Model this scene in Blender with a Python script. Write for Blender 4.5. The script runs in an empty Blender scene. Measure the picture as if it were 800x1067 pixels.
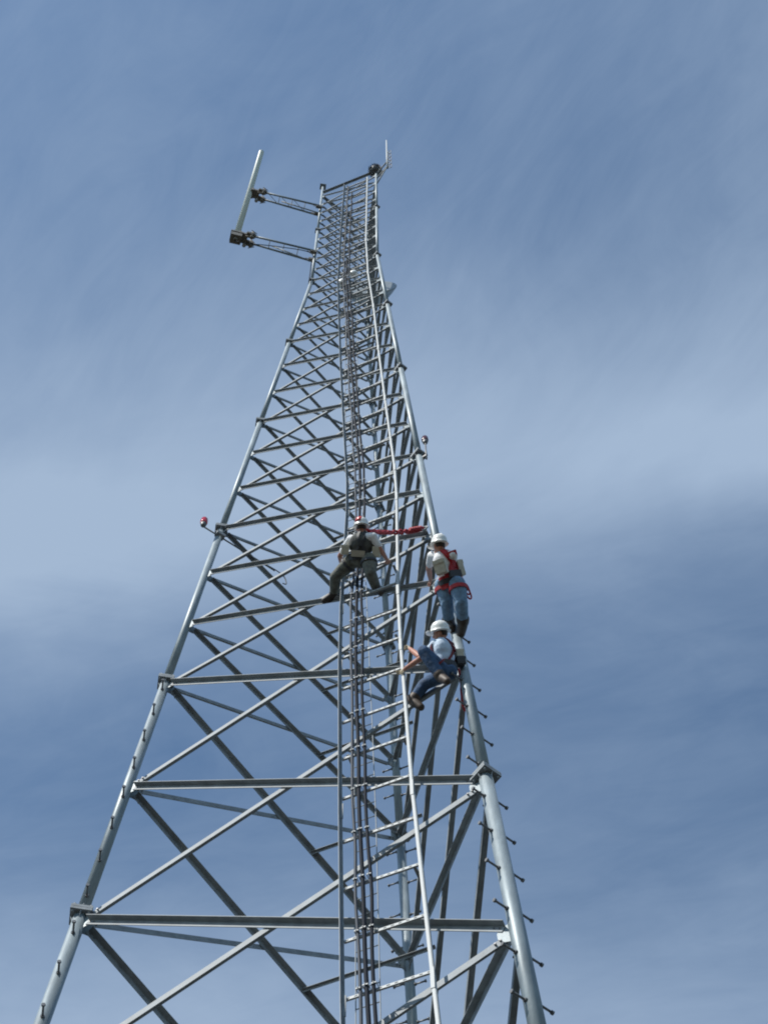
import bpy, bmesh, math, random
from mathutils import Vector as V, Matrix, Euler
random.seed(7)
sc = bpy.context.scene
COL = sc.collection
H = 6.096                     # length of one leg section (20 ft)
CX, CY = -0.81197, 13.55871   # tower axis
A0, RK, TAPER = 3.300333, 1.201316, 0.064025
ZK = 8 * H                    # height where the legs turn vertical
ZT = 9.9 * H
X, Y, Z = V((1, 0, 0)), V((0, 1, 0)), V((0, 0, 1))
R = math.radians

# ------------------------------------------------------------------ materials
def newmat(name):
    m = bpy.data.materials.new(name); m.use_nodes = True
    nt = m.node_tree
    return m, nt, nt.nodes['Principled BSDF']

def mat(name, col, rough=.5, metal=0., var=.12, scale=6., bump=0., bscale=40., spec=.5, stretch=(1, 1, 1)):
    """base colour broken up by two octaves of noise in object space, optional bump"""
    m, nt, b = newmat(name)
    N, L = nt.nodes, nt.links
    tc = N.new('ShaderNodeTexCoord'); mp = N.new('ShaderNodeMapping'); mp.inputs['Scale'].default_value = stretch
    L.new(tc.outputs['Object'], mp.inputs['Vector'])
    n1 = N.new('ShaderNodeTexNoise'); n1.inputs['Scale'].default_value = scale; n1.inputs['Detail'].default_value = 6
    n1.inputs['Roughness'].default_value = .65
    L.new(mp.outputs[0], n1.inputs['Vector'])
    r = N.new('ShaderNodeValToRGB')
    lo = [max(0, c * (1 - var)) for c in col]; hi = [min(1, c * (1 + var)) for c in col]
    r.color_ramp.elements[0].position = .3; r.color_ramp.elements[1].position = .7
    r.color_ramp.elements[0].color = (*lo, 1); r.color_ramp.elements[1].color = (*hi, 1)
    L.new(n1.outputs['Fac'], r.inputs['Fac']); L.new(r.outputs['Color'], b.inputs['Base Color'])
    b.inputs['Metallic'].default_value = metal
    b.inputs['Specular IOR Level'].default_value = spec
    mr = N.new('ShaderNodeMapRange'); mr.inputs['To Min'].default_value = max(.05, rough - .1); mr.inputs['To Max'].default_value = min(1, rough + .1)
    L.new(n1.outputs['Fac'], mr.inputs['Value']); L.new(mr.outputs[0], b.inputs['Roughness'])
    if bump:
        n2 = N.new('ShaderNodeTexNoise'); n2.inputs['Scale'].default_value = bscale; n2.inputs['Detail'].default_value = 4
        L.new(tc.outputs['Object'], n2.inputs['Vector'])
        bp = N.new('ShaderNodeBump'); bp.inputs['Strength'].default_value = bump; bp.inputs['Distance'].default_value = .02
        L.new(n2.outputs['Fac'], bp.inputs['Height']); L.new(bp.outputs[0], b.inputs['Normal'])
    return m

M = {
 'galv': mat('galvanised_steel', (.25, .275, .29), .64, .1, .26, 5.5, .08, 30, .35),
 'galv_tube': mat('galvanised_tube', (.225, .27, .29), .5, .2, .26, 7, .06, 25, stretch=(1, 1, .25)),
 'galv_bright': mat('bright_galvanised', (.38, .405, .41), .6, .1, .14, 8),
 'bolt': mat('dull_bolt_steel', (.16, .165, .17), .5, .5, .2, 20),
 'cable': mat('black_cable_jacket', (.012, .016, .024), .7, 0, .25, 9, spec=.12),
 'cable_grey': mat('grey_cable_jacket', (.05, .06, .075), .6, 0, .2, 9, spec=.2),
 'radome': mat('pale_fibreglass', (.60, .66, .60), .4, 0, .06, 3),
 'brown_steel': mat('weathered_clamp_steel', (.20, .185, .155), .55, .3, .3, 12),
 'white_paint': mat('white_paint', (.78, .79, .78), .35, 0, .05, 5),
 'dish_grey': mat('grey_dish_paint', (.26, .29, .30), .34, .1, .08, 4),
 'dark': mat('dark_rubber', (.035, .035, .037), .6, 0, .2, 10),
 'helmet_white': mat('white_helmet_shell', (.80, .80, .76), .3, 0, .04, 9),
 'helmet_red': mat('red_helmet_sticker', (.50, .035, .03), .35, 0, .1, 9),
 'canvas': mat('cream_canvas', (.55, .52, .42), .85, 0, .15, 18, .3, 90),
 'webbing_dark': mat('dark_red_webbing', (.16, .012, .015), .7, 0, .25, 30, .2, 200),
 'webbing': mat('red_webbing', (.40, .016, .022), .6, 0, .2, 30, .2, 200),
 'belt': mat('dark_belt', (.04, .042, .048), .65, 0, .2, 20),
 'belt_tan': mat('tan_leather_belt', (.38, .34, .27), .6, 0, .15, 14),
 'jeans': mat('blue_denim', (.15, .25, .37), .85, 0, .4, 11, 1.0, 13),
 'jeans_dark': mat('dark_blue_denim', (.042, .085, .165), .85, 0, .4, 11, 1.0, 13),
 'khaki': mat('grey_green_work_cloth', (.13, .135, .115), .85, 0, .5, 11, 1.0, 13),
 'khaki_dark': mat('dark_grey_work_cloth', (.085, .09, .085), .85, 0, .5, 11, 1.0, 13),
 'tee': mat('white_cotton', (.76, .76, .77), .8, 0, .06, 8, .5, 16),
 'tee_blue': mat('pale_blue_cotton', (.50, .60, .72), .8, 0, .08, 8, .5, 16),
 'skin': mat('sunburnt_skin', (.42, .19, .125), .5, 0, .12, 14),
 'boot': mat('dark_boot_leather', (.045, .035, .028), .6, 0, .3, 14),
 'boot_brown': mat('brown_boot_leather', (.06, .038, .024), .6, 0, .3, 14),
 'glove': mat('tan_work_glove', (.50, .43, .31), .8, 0, .2, 16),
 'hair': mat('dark_brown_hair', (.035, .022, .016), .6, 0, .3, 40),
 'ground': mat('dry_grass_ground', (.04, .037, .028), .95, 0, .4, .35, .5, 6),
}
m, nt, b = newmat('red_lamp_glass')
b.inputs['Base Color'].default_value = (.62, .02, .035, 1); b.inputs['Roughness'].default_value = .15
b.inputs['Transmission Weight'].default_value = .25; b.inputs['Coat Weight'].default_value = .4
M['lens'] = m
m, nt, b = newmat('dark_red_lamp_glass')
b.inputs['Base Color'].default_value = (.10, .03, .03, 1); b.inputs['Roughness'].default_value = .2
M['lens_dark'] = m

# ------------------------------------------------------------------ mesh building
def frame(d, hint=Z):
    d = d.normalized()
    if abs(d.dot(hint)) > .98: hint = X if abs(d.dot(X)) < .9 else Y
    s = d.cross(hint).normalized(); return s, s.cross(d).normalized()   # side, up

class MB:
    def __init__(self): self.v, self.f, self.m, self.s = [], [], [], []
    def quadbox(self, P, mi=0):
        """P: 8 corner points, bottom ring then top ring"""
        b = len(self.v); self.v += [tuple(p) for p in P]
        for q in ((3, 2, 1, 0), (4, 5, 6, 7), (0, 1, 5, 4), (1, 2, 6, 5), (2, 3, 7, 6), (3, 0, 4, 7)):
            self.f.append(tuple(b + i for i in q)); self.m.append(mi); self.s.append(False)
    def box(self, c, ax, ay, az, hx, hy, hz, mi=0):
        c = V(c); P = []
        for k in (-1, 1):
            for i, j in ((-1, -1), (1, -1), (1, 1), (-1, 1)): P.append(c + ax * hx * i + ay * hy * j + az * hz * k)
        self.quadbox(P, mi)
    def bar(self, p, q, w, t, wdir, mi=0):
        """flat bar p->q; width w along wdir, thickness t across"""
        p, q = V(p), V(q); d = (q - p).normalized(); wd = (wdir - d * wdir.dot(d)).normalized(); td = d.cross(wd)
        self.box((p + q) / 2, wd, td, d, w / 2, t / 2, (q - p).length / 2, mi)
    def prism(self, p, q, pts, a, b, mi=0):
        """closed outline pts in the (a,b) frame swept from p to q"""
        n = len(pts); base = len(self.v)
        for o in (p, q):
            for x, y in pts: self.v.append(tuple(o + a * x + b * y))
        for i in range(n):
            j = (i + 1) % n; self.f.append((base + i, base + j, base + n + j, base + n + i)); self.m.append(mi); self.s.append(False)
        self.f.append(tuple(base + i for i in range(n))[::-1]); self.f.append(tuple(base + n + i for i in range(n)))
        self.m += [mi, mi]; self.s += [False, False]
    def angle(self, p, q, a, b, w, t, fl=None, mi=0):
        """L section: leg w along a, outstanding leg fl along b, heel at the p-q line"""
        fl = fl or w
        self.prism(p, q, [(0, 0), (w, 0), (w, t), (t, t), (t, fl), (0, fl)], a, b, mi)
    def tube(self, pts, r, n=10, mi=0, cap=True, smooth=True):
        pts = [V(p) for p in pts]; rs = r if isinstance(r, (list, tuple)) else [r] * len(pts)
        base = len(self.v); k = len(pts); up = None
        for i, p in enumerate(pts):
            d = (pts[min(i + 1, k - 1)] - pts[max(i - 1, 0)]).normalized()
            if up is None: s, up = frame(d)
            else:
                up = (up - d * up.dot(d)).normalized(); s = d.cross(up)
            for j in range(n):
                a = 2 * math.pi * j / n; self.v.append(tuple(p + (s * math.cos(a) + up * math.sin(a)) * rs[i]))
        for i in range(k - 1):
            for j in range(n):
                j2 = (j + 1) % n
                self.f.append((base + i * n + j, base + i * n + j2, base + (i + 1) * n + j2, base + (i + 1) * n + j)); self.m.append(mi); self.s.append(smooth)
        if cap:
            self.f.append(tuple(base + j for j in range(n))[::-1]); self.f.append(tuple(base + (k - 1) * n + j for j in range(n)))
            self.m += [mi, mi]; self.s += [False, False]
    def ribbon(self, pts, nrm, w, t=.008, mi=0):
        """flat webbing strap through pts, lying against a surface with normals nrm"""
        base = len(self.v); k = len(pts)
        for i, p in enumerate(pts):
            d = (pts[min(i + 1, k - 1)] - pts[max(i - 1, 0)]).normalized(); n = (nrm[i] - d * nrm[i].dot(d)).normalized(); s = d.cross(n)
            for a, b in ((-1, 0), (1, 0), (1, 1), (-1, 1)): self.v.append(tuple(p + s * a * w / 2 + n * t * b))
        for i in range(k - 1):
            for j in range(4):
                j2 = (j + 1) % 4
                self.f.append((base + i * 4 + j, base + i * 4 + j2, base + i * 4 + 4 + j2, base + i * 4 + 4 + j)); self.m.append(mi); self.s.append(False)
        self.f += [tuple(base + j for j in range(4))[::-1], tuple(base + k * 4 - 4 + j for j in range(4))]; self.m += [mi, mi]; self.s += [False, False]
    def lathe(self, c, axis, prof, n=16, mi=0, smooth=True, hint=Z, sx=1., sy=1.):
        """profile [(r, h)...] turned round axis through c (sx, sy: elliptic scale)"""
        axis = axis.normalized(); s, u = frame(axis, hint); base = len(self.v); k = len(prof)
        for r, h in prof:
            for j in range(n):
                a = 2 * math.pi * j / n; self.v.append(tuple(V(c) + axis * h + s * math.cos(a) * r * sx + u * math.sin(a) * r * sy))
        for i in range(k - 1):
            for j in range(n):
                j2 = (j + 1) % n
                self.f.append((base + i * n + j, base + i * n + j2, base + (i + 1) * n + j2, base + (i + 1) * n + j)); self.m.append(mi); self.s.append(smooth)
        for e in (0, k - 1):
            if prof[e][0] > 1e-6:
                self.f.append(tuple(base + e * n + j for j in range(n))); self.m.append(mi); self.s.append(False)
    def ball(self, c, r, n=12, mi=0, ax=(X, Y, Z)):
        rr = r if isinstance(r, (list, tuple)) else (r, r, r)
        base = len(self.v); k = max(4, n // 2)
        for i in range(k + 1):
            t = math.pi * i / k
            for j in range(n):
                a = 2 * math.pi * j / n
                self.v.append(tuple(V(c) + ax[0] * rr[0] * math.sin(t) * math.cos(a) + ax[1] * rr[1] * math.sin(t) * math.sin(a) + ax[2] * rr[2] * math.cos(t)))
        for i in range(k):
            for j in range(n):
                j2 = (j + 1) % n
                self.f.append((base + i * n + j, base + i * n + j2, base + (i + 1) * n + j2, base + (i + 1) * n + j)); self.m.append(mi); self.s.append(True)
    def build(self, name, mats, parent=None, origin=None):
        o0 = V(origin) if origin is not None else (world(parent) if parent else V((0, 0, 0)))
        me = bpy.data.meshes.new(name)
        me.from_pydata([tuple(V(p) - o0) for p in self.v], [], self.f)
        if not isinstance(mats, (list, tuple)): mats = [mats]
        for mm in mats: me.materials.append(mm)
        me.polygons.foreach_set('material_index', self.m); me.polygons.foreach_set('use_smooth', self.s)
        bm = bmesh.new(); bm.from_mesh(me); bmesh.ops.remove_doubles(bm, verts=bm.verts, dist=1e-6)
        bmesh.ops.recalc_face_normals(bm, faces=bm.faces); bm.to_mesh(me); bm.free()
        o = bpy.data.objects.new(name, me); COL.objects.link(o)
        if parent: o.parent = parent; o.location = o0 - world(parent)
        else: o.location = o0
        return o

def world(o):
    p = V((0, 0, 0))
    while o: p = p + o.location; o = o.parent
    return p
def tag(o, label=None, cat=None, group=None, kind=None):
    for k, v in (('label', label), ('category', cat), ('group', group), ('kind', kind)):
        if v: o[k] = v
    return o
def thing(name, loc, label, cat, group=None):
    o = bpy.data.objects.new(name, None); COL.objects.link(o); o.location = loc; o.empty_display_size = .3
    return tag(o, label, cat, group)
def smoothpath(pts, n=6):
    pts = [V(p) for p in pts]; out = []
    for i in range(len(pts) - 1):
        p0, p1, p2, p3 = pts[max(i - 1, 0)], pts[i], pts[i + 1], pts[min(i + 2, len(pts) - 1)]
        for k in range(n):
            t = k / n
            out.append(.5 * ((2 * p1) + (p2 - p0) * t + (2 * p0 - 5 * p1 + 4 * p2 - p3) * t * t + (3 * p1 - p0 - 3 * p2 + p3) * t ** 3))
    return out + [pts[-1]]

# ------------------------------------------------------------------ tower geometry
def rad(z): return RK + TAPER * max(0, ZK - z)
def leg(k, z):
    a = A0 + k * 2 * math.pi / 3; r = rad(z)
    return V((CX + r * math.cos(a), CY + r * math.sin(a), z))
def radial(k):
    a = A0 + k * 2 * math.pi / 3; return V((math.cos(a), math.sin(a), 0))
AXIS = V((CX, CY, 0))
AB = (leg(1, 0) - leg(0, 0)).normalized(); NAB = V((AB.y, -AB.x, 0))
def onface(u, z, o):
    """point on the ladder side of the tower: u along the face, o metres outside it"""
    return AXIS + AB * u + NAB * (rad(z) / 2 + o) + Z * z
LEG_R = [.112, .105, .090, .077, .070, .063, .057, .051, .045, .041]     # by section, from the ground
def legr(z): return LEG_R[min(9, max(0, int(z / H + 1e-4)))]

# ------------------------------------------------------------------ ground
g = MB(); S = 1500
n = 24
for i in range(n):
    for j in range(n):
        x0, x1 = (-S + 2 * S * i / n, -S + 2 * S * (i + 1) / n); y0, y1 = (-S + 2 * S * j / n, -S + 2 * S * (j + 1) / n)
        b = len(g.v); g.v += [(x0, y0, -.75), (x1, y0, -.75), (x1, y1, -.75), (x0, y1, -.75)]; g.f.append((b, b + 1, b + 2, b + 3)); g.m.append(0); g.s.append(False)
tag(g.build('ground', M['ground']), kind='structure')

# ------------------------------------------------------------------ the lattice tower
tower = thing('lattice_tower', (CX, CY, -.75), 'tall three legged galvanised steel lattice tower rising against the sky', 'tower')
NODES = [-3, -2.5, -2, -1.5, -1, -.5, 0, .5, 1, 4/3, 5/3, 2, 7/3, 8/3, 3, 10/3, 11/3, 4, 4.25, 4.5, 4.75, 5,
         5.2, 5.4, 5.6, 5.8, 6, 6.2, 6.4, 6.6, 6.8]
NODES = [(q + 3) * H - (.14 if q < .1 else .09 if q < 1.1 else .03) for q in NODES]
legs = []
for k in range(3):
    mb = MB(); tz = {0: 10.07 * H, 1: 9.95 * H, 2: 9.93 * H}[k]
    for s in range(10):
        z0, z1 = s * H if s else -.9, (s + 1) * H if s < 9 else tz
        mb.tube([leg(k, z0), leg(k, z1)], LEG_R[s], 24)
    # gusset plates welded to the leg for both faces, with bolt heads
    for i, z in enumerate(NODES):
        P = leg(k, z); t = (leg(k, z + .2) - leg(k, z - .2)).normalized(); r = legr(z - .01)
        sz = .125 if z < 4 * H else .11 if z < 8 * H else .09
        for l in ((k + 1) % 3, (k + 2) % 3):
            d = (leg(l, z) - P).normalized(); nn = t.cross(d).normalized(); d2 = nn.cross(t).normalized()
            if d2.dot(d) < 0: d2 = -d2
            pts = [(r * .7, -sz * 1.25), (r + sz * .75, -sz * .95), (r + sz * 1.05, -sz * .35), (r + sz * 1.05, sz * .35), (r + sz * .75, sz * .95), (r * .7, sz * 1.25)]
            mb.prism(P - nn * .004, P + nn * .004, pts, d2, t)
    # cap plate
    mb.box(leg(k, tz) + Z * .01, radial(k), Z.cross(radial(k)), Z, .11, .11, .012)
    L = mb.build('leg', M['galv_tube'], tower); legs.append(L)
    # flange joints: two square plates bolted together
    for s in range(1, 10):
        z = s * H; P = leg(k, z); t = (leg(k, z + .2) - leg(k, z - .2)).normalized(); rd = radial(k); tg = Z.cross(rd).normalized(); rd2 = tg.cross(t).normalized()
        fb = MB(); h = LEG_R[s - 1] + (.048 if s < 6 else .04)
        for e in (-1, 1): fb.box(P + t * .024 * e, rd2, tg, t, h, h, .021)
        for ia in (-1, 1):
            for ib in (-1, 1):
                q = P + rd2 * ia * h * .76 + tg * ib * h * .76
                fb.tube([q - t * .085, q + t * .085], .017, 6)
        for e in (-1, 1):
            for dd in (rd2, -rd2, tg, -tg):   # stiffeners
                r0 = (LEG_R[s - 1] if e < 0 else LEG_R[s]) * .95
                if h - r0 > .04: fb.prism(P - t.cross(dd) * .005, P + t.cross(dd) * .005, [(r0, .045 * e), (h * .95, .045 * e), (r0, .16 * e)], dd, t)
        fb.build('flange', M['galv'], L)
    # step bolts in pairs, tangential to the leg
    zt = {0: 4.05, 1: 4.3, 2: 6.0}[k] * H
    z = 2.02 * H; tg = Z.cross(radial(k)).normalized()
    while z < zt:
        for e in (-1, 1):
            zz = z + (.0 if e < 0 else .08); P = leg(k, zz); r = legr(zz) * .95; d = tg * e
            if abs((zz / H) % 1 - .0) > .03 and abs((zz / H) % 1) < .97:
                sb = MB(); sb.tube([P + d * r, P + d * (r + .165)], .014, 8); sb.tube([P + d * (r + .165), P + d * (r + .19)], .026, 6)
                sb.tube([P + d * (r * .98), P + d * (r + .026)], .027, 6)
                sb.build('step_bolt', M['bolt'], L)
        z += .127 * H

def diag(mb, k, l, zk, zl, outer, w, t):
    """one diagonal from leg k (height zk) to leg l (height zl)"""
    P, Q = leg(k, zk), leg(l, zl)
    zm = (zk + zl) / 2; fn = (leg(l, zm) - leg(k, zm)).cross(leg(k, zm + .3) - leg(k, zm - .3)).normalized()
    mid = (P + Q) / 2 - AXIS; mid.z = 0
    if fn.dot(mid) < 0: fn = -fn
    d = (Q - P).normalized(); up = fn.cross(d).normalized()
    if up.z < 0: up = -up
    P2 = P + d * (legr(zk - .01) + .07); Q2 = Q - d * (legr(zl - .01) + .07)
    s = 1 if outer else -1
    heel = up * (w / 2) + fn * (.0055 * s)
    mb.angle(P2 + heel, Q2 + heel, -up, fn * s, w, t)
    if w > .08:
        for o in (P2, Q2):                      # bolt heads at the ends
            dd = d if o is P2 else -d
            for q in (.05, .12):
                c = o + dd * q; mb.tube([c - fn * .02, c + fn * .022], .014, 6, 1)
n_brace = 0; far = MB()
for i in range(len(NODES) - 1):
    z0, z1 = NODES[i], NODES[i + 1]; q = z0 / H - 3
    w = .092 if q < -.1 else .085 if q < .9 else .075 if q < 1.9 else .067 if q < 2.9 else .060 if q < 3.9 else .053 if q < 4.9 else .045
    own = -1.01 < q < 4.7
    for k in range(3):
        l = (k + 1) % 3
        for hi in (True, False):
            mb = MB() if own else far
            if hi: diag(mb, k, l, z1, z0, True, w, .009)
            else: diag(mb, k, l, z0, z1, False, w, .009)
            if own: mb.build('brace', [M['galv'], M['bolt']], tower); n_brace += 1
tag(far.build('brace', [M['galv'], M['bolt']], tower), kind='stuff')
print('braces', n_brace)
# horizontal ring at the top
for k in range(3):
    l = (k + 1) % 3; z = 9.87 * H; P, Q = leg(k, z), leg(l, z); d = (Q - P).normalized(); fn = d.cross(Z)
    if fn.dot((P + Q) / 2 - AXIS) < 0: fn = -fn
    mb = MB(); mb.angle(P + d * .05 + Z * .05, Q - d * .05 + Z * .05, -Z, fn, .09, .01); mb.build('top_rail', M['galv'], tower)
# plan braces carrying the climbing ladder
LADMID = []
for i in range(len(NODES) - 1):
    z0, z1 = NODES[i], NODES[i + 1]; q = z0 / H - 3
    if q < -1.1: continue
    z = z0 + .39 * (z1 - z0); fr = .63
    P = leg(0, z).lerp(leg(2, z), fr); Qp = leg(1, z).lerp(leg(2, z), fr)
    LADMID.append((z, (P + Qp) / 2))
    if q > 4.9 and i % 2: continue
    mb = MB(); w = .045
    mb.angle(P + AB * .01, Qp - AB * .01, NAB, -Z, w, .006); mb.build('plan_brace', M['galv'], tower)

# ------------------------------------------------------------------ the wide cable ladder outside the near face
KN = [(-3.0, 2.27), (-.62, 1.54), (0, 1.378), (.66, 1.247), (.98, 1.21), (1.64, 1.199), (1.89, 1.164), (2.62, .948), (3.28, .764), (3.94, .598), (4.59, .413), (4.92, .371), (5.25, .333), (6.70, .36)]
def ucen(z):
    q = z / H - 3
    for (a, ua), (b, ub) in zip(KN, KN[1:]):
        if a <= q <= b: return ua + (ub - ua) * (q - a) / (b - a)
    return KN[0][1] if q < KN[0][0] else KN[-1][1]
LW, LO = .48, .185          # half width, stand-off
def lw(z): q = z / H - 3; return .483 + .02 * min(1, max(0, -q / .6)) if q < 3.9 else .483 - .05 * min(1, (q - 3.9) / 1.3)
lad = thing('cable_ladder', onface(ucen(0), -.5, LO), 'wide galvanised cable ladder with spaced rungs running up the near side of the tower', 'ladder')
ZL = [(a + 3) * H for a, _ in KN]; ZL[0] = .2
for e in (-1, 1):
    mb = MB()
    for za, zb in zip(ZL, ZL[1:]):
        p, q = onface(ucen(za) + lw(za) * e, za, LO), onface(ucen(zb) + lw(zb) * e, zb, LO)
        p, q = p - (q - p).normalized() * .004, q + (q - p).normalized() * .004
        if e < 0: mb.prism(p, q, [(0, 0), (.026, 0), (.026, .007), (.007, .007), (.007, .08), (0, .08)], AB, NAB)
        else: mb.prism(p, q, [(0, 0), (-.040, 0), (-.040, .007), (-.007, .007), (-.007, -.05), (0, -.05)], AB, NAB)
        # splice plates
    for za in ZL[1:-1]:
        p = onface(ucen(za) + (lw(za) - .02) * e, za, LO + .012); mb.box(p, AB, NAB, Z, .022, .006, .16)
    mb.build('rail', M['galv_bright'] if e > 0 else M['galv'], lad)
RUNGS = []
z = .34 + 3 * H - 18 * .995
while z < 9.70 * H:
    RUNGS.append(z); z += .995 if z < 8 * H else .93
for z in RUNGS:
    mb = MB(); u = ucen(z)
    pa, pb = onface(u - lw(z) + .01, z, LO - .012), onface(u + lw(z) - .01, z, LO - .012)
    nh = 11; L = (pb - pa).length; d = AB
    for dz in (-.013, .013): mb.bar(pa + Z * dz, pb + Z * dz, .012, .006, Z)
    for j in range(nh + 1):                     # webs between the slots
        x = L * j / nh; c = pa + d * min(max(x, .012), L - .012); mb.box(c, d, NAB, Z, .026, .003, .007)
    mb.box((pa + pb) / 2 - NAB * .024 + Z * .0165, d, NAB, Z, L / 2, .021, .003)
    mb.build('rung', M['galv_bright'], lad)
# stand-off brackets from the ladder back to the braces
for i, z in enumerate(NODES):
    q = z / H - 3
    if q < -1 or q > 6.7: continue
    zz = z + .5 * ((NODES[i + 1] if i + 1 < len(NODES) else z + 1) - z)
    for e in (-.8, .8):
        mb = MB(); p = onface(ucen(zz) + lw(zz) * e, zz, .012); mb.bar(p, p + NAB * (LO - .03), .04, .006, AB)
        mb.build('stand_off', M['galv'], lad)

# ------------------------------------------------------------------ narrow climbing ladder inside the tower
cl = thing('climbing_ladder', LADMID[0][1] - Z * 2, 'narrow climbing ladder with close thin rungs behind the cables inside the tower', 'ladder')
def cmid(z):
    return cmid0(z) - AB * .23 * min(1, max(0, (z / H - 3.8) / 2.9))
def cmid0(z):
    for (a, pa), (b, pb) in zip(LADMID, LADMID[1:]):
        if a <= z <= b: return pa.lerp(pb, (z - a) / (b - a)) + NAB * .05
    return (LADMID[0][1] if z < LADMID[0][0] else LADMID[-1][1]) + NAB * .05
zs = [a for a, _ in LADMID]
for e in (-1, 1):
    mb = MB()
    for za, zb in zip(zs, zs[1:]):
        mb.bar(cmid(za) + AB * .175 * e, cmid(zb) + AB * .175 * e, .022, .01, NAB)
    mb.build('rail', M['galv'], cl)
z = zs[0]; allr = []
while z < zs[-1]:
    allr.append(z); z += .381
rest = MB()
for i, z in enumerate(allr):
    mb = MB() if i < 96 else rest
    mb.tube([cmid(z) - AB * .18, cmid(z) + AB * .18], .009, 6)
    if i < 96: mb.build('rung', M['galv'], cl)
tag(rest.build('rung', M['galv'], cl), kind='stuff')

# ------------------------------------------------------------------ cables clipped to the wide ladder
def cable(frac, r, m, ztop, off, label, wob, zbot=1.2):
    rng = random.Random(int(frac * 1000)); pts = []
    z = zbot
    while z < ztop:
        pts.append(onface(ucen(z) - lw(z) + 2 * lw(z) * frac + rng.uniform(-wob, wob) * 1.6, z, LO + off + rng.uniform(0, wob))); z += 1.008
    pts.append(onface(ucen(ztop) - lw(ztop) + 2 * lw(ztop) * frac, ztop, LO + off))
    th = thing('cable', pts[0], label, 'cable', 'cables clipped to the ladder')
    mb = MB(); mb.tube(smoothpath(pts, 4), r, 10); mb.build('jacket', m, th)
    for z in RUNGS:
        if 1.5 * H < z < ztop - .2:
            c = onface(ucen(z) - lw(z) + 2 * lw(z) * frac, z, LO + off * .5 + .01); k = MB()
            for e in (-1, 1): k.prism(c + AB * e * (r + .001) - Z * .008, c + AB * e * (r + .001) + Z * .008, [(0, -off * .5), (.006 * e, -off * .5), (.006 * e, off * .5 + r), (0, off * .5 + r)], AB, NAB)
            k.box(c + NAB * (off * .5 + r + .004), AB, NAB, Z, r + .005, .004, .008); k.tube([c + NAB * (off * .5 + r), c + NAB * (off * .5 + r + .022)], .006, 6)
            k.build('clip', M['galv_bright'], th)
cable(.20, .020, M['cable_grey'], 9.6 * H, .04, 'slim grey cable nearest the left rail of the wide ladder', .010)
cable(.285, .026, M['cable'], 8.0 * H, .048, 'thick dark cable in the middle of the bundle on the wide ladder', .008)
cable(.375, .022, M['cable'], 9.4 * H, .042, 'dark cable on the right side of the bundle on the wide ladder', .010)

# coil of slack cable at the node left of the right rail

# ------------------------------------------------------------------ tube antenna on two stand-off arms (upper left)
ra = V((math.cos(R(194.5)), math.sin(R(194.5)), 0)); tga = Z.cross(ra).normalized()
mast = leg(0, 9 * H) + ra * 2.49; mast.z = 0
def at_arm(d, tq, z): p = leg(0, 9 * H) + ra * d + tga * tq; p.z = z; return p
ant = thing('tube_antenna', mast + Z * 51.85, 'long pale upright tube antenna held out to the left of the tower top', 'antenna')
mb = MB(); mb.tube([mast + Z * 51.85, mast + Z * 64.75], .098, 20); mb.lathe(mast + Z * 64.75, Z, [(.098, 0), (.09, .04), (.05, .07), (0, .08)], 20)
mb.build('mast_tube', M['radome'], ant)
mb = MB(); mb.box(mast + Z * 51.82, ra, tga, Z, .19, .17, .05); mb.box(mast + Z * 51.6, ra, tga, Z, .17, .15, .16); mb.tube([mast + Z * 51.3, mast + Z * 51.5], .07, 12)
mb.build('base_bracket', M['brown_steel'], ant)
for zc, name in ((57.9, 'upper'), (51.85, 'lower')):
    arm = thing('standoff_arm', at_arm(.1, 0, zc), 'upper steel stand-off arm gripping the middle of the pale tube antenna' if name == 'upper' else 'lower steel stand-off arm carrying the foot of the pale tube antenna', 'antenna arm', 'stand-off arms of the tube antenna')
    for e in (-1, 1):
        mb = MB()
        mb.tube([at_arm(.05, .17 * e, zc - .25), at_arm(2.05, .12 * e, zc)], .034, 10); mb.build('pipe', M['galv_tube'], arm)
    mb = MB(); mb.tube([at_arm(.05, .0, zc - (.95 if name == 'lower' else .6)), at_arm(1.35, -.03, zc - .08)], .022, 8); mb.build('brace', M['galv'], arm)
    mb = MB()
    for i in range(1, 4):
        d = .45 * i + .1; zz = zc - .25 * (1 - d / 2.05); mb.tube([at_arm(d, -.15, zz), at_arm(d, .15, zz)], .012, 6)
        if name == 'upper': mb.tube([at_arm(d, -.15, zz), at_arm(d + .42, .14, zz + .05)], .010, 6)
    mb.build('spacer', M['galv_bright'], arm)
    mb = MB()                                     # clamps at the leg
    for e in (-1, 1):
        c = at_arm(.07, .13 * e, zc - .25); mb.box(c, ra, tga, Z, .10, .05, .09)
        mb.tube([c - ra * .02 + Z * .06, c + ra * .22 + Z * .06], .01, 6); mb.tube([c - ra * .25 - Z * .06, c + ra * .2 - Z * .06], .01, 6)
    mb.build('leg_clamp', M['brown_steel'], arm)
    mb = MB()                                     # clamps and cross pipes at the antenna end
    for e in (-1, 1):
        c = at_arm(2.02, .13 * e, zc); mb.tube([c - Z * .3, c + Z * .3], .055, 12); mb.box(c, ra, tga, Z, .09, .07, .10)
        mb.box(c + ra * .12, ra, tga, Z, .05, .085, .06)
        for dz in (-.2, .2): mb.tube([c - ra * .12 + Z * dz, c + ra * .2 + Z * dz], .012, 6); mb.tube([c - ra * .14 + tga * .05 * e + Z * dz * .6, c + ra * .05 + tga * .13 * e + Z * dz * .6], .012, 6)
    mb.box(at_arm(2.25, 0, zc), ra, tga, Z, .10, .15, .07); mb.box(at_arm(2.40, 0, zc), ra, tga, Z, .05, .16, .13)
    mb.build('antenna_clamp', M['brown_steel'], arm)
    mb = MB(); c = at_arm(2.2, -.17, zc - .05); mb.tube([c - Z * .22, c + Z * .18], .06, 14); mb.build('pipe_stub', M['galv_bright'], arm)
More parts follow.
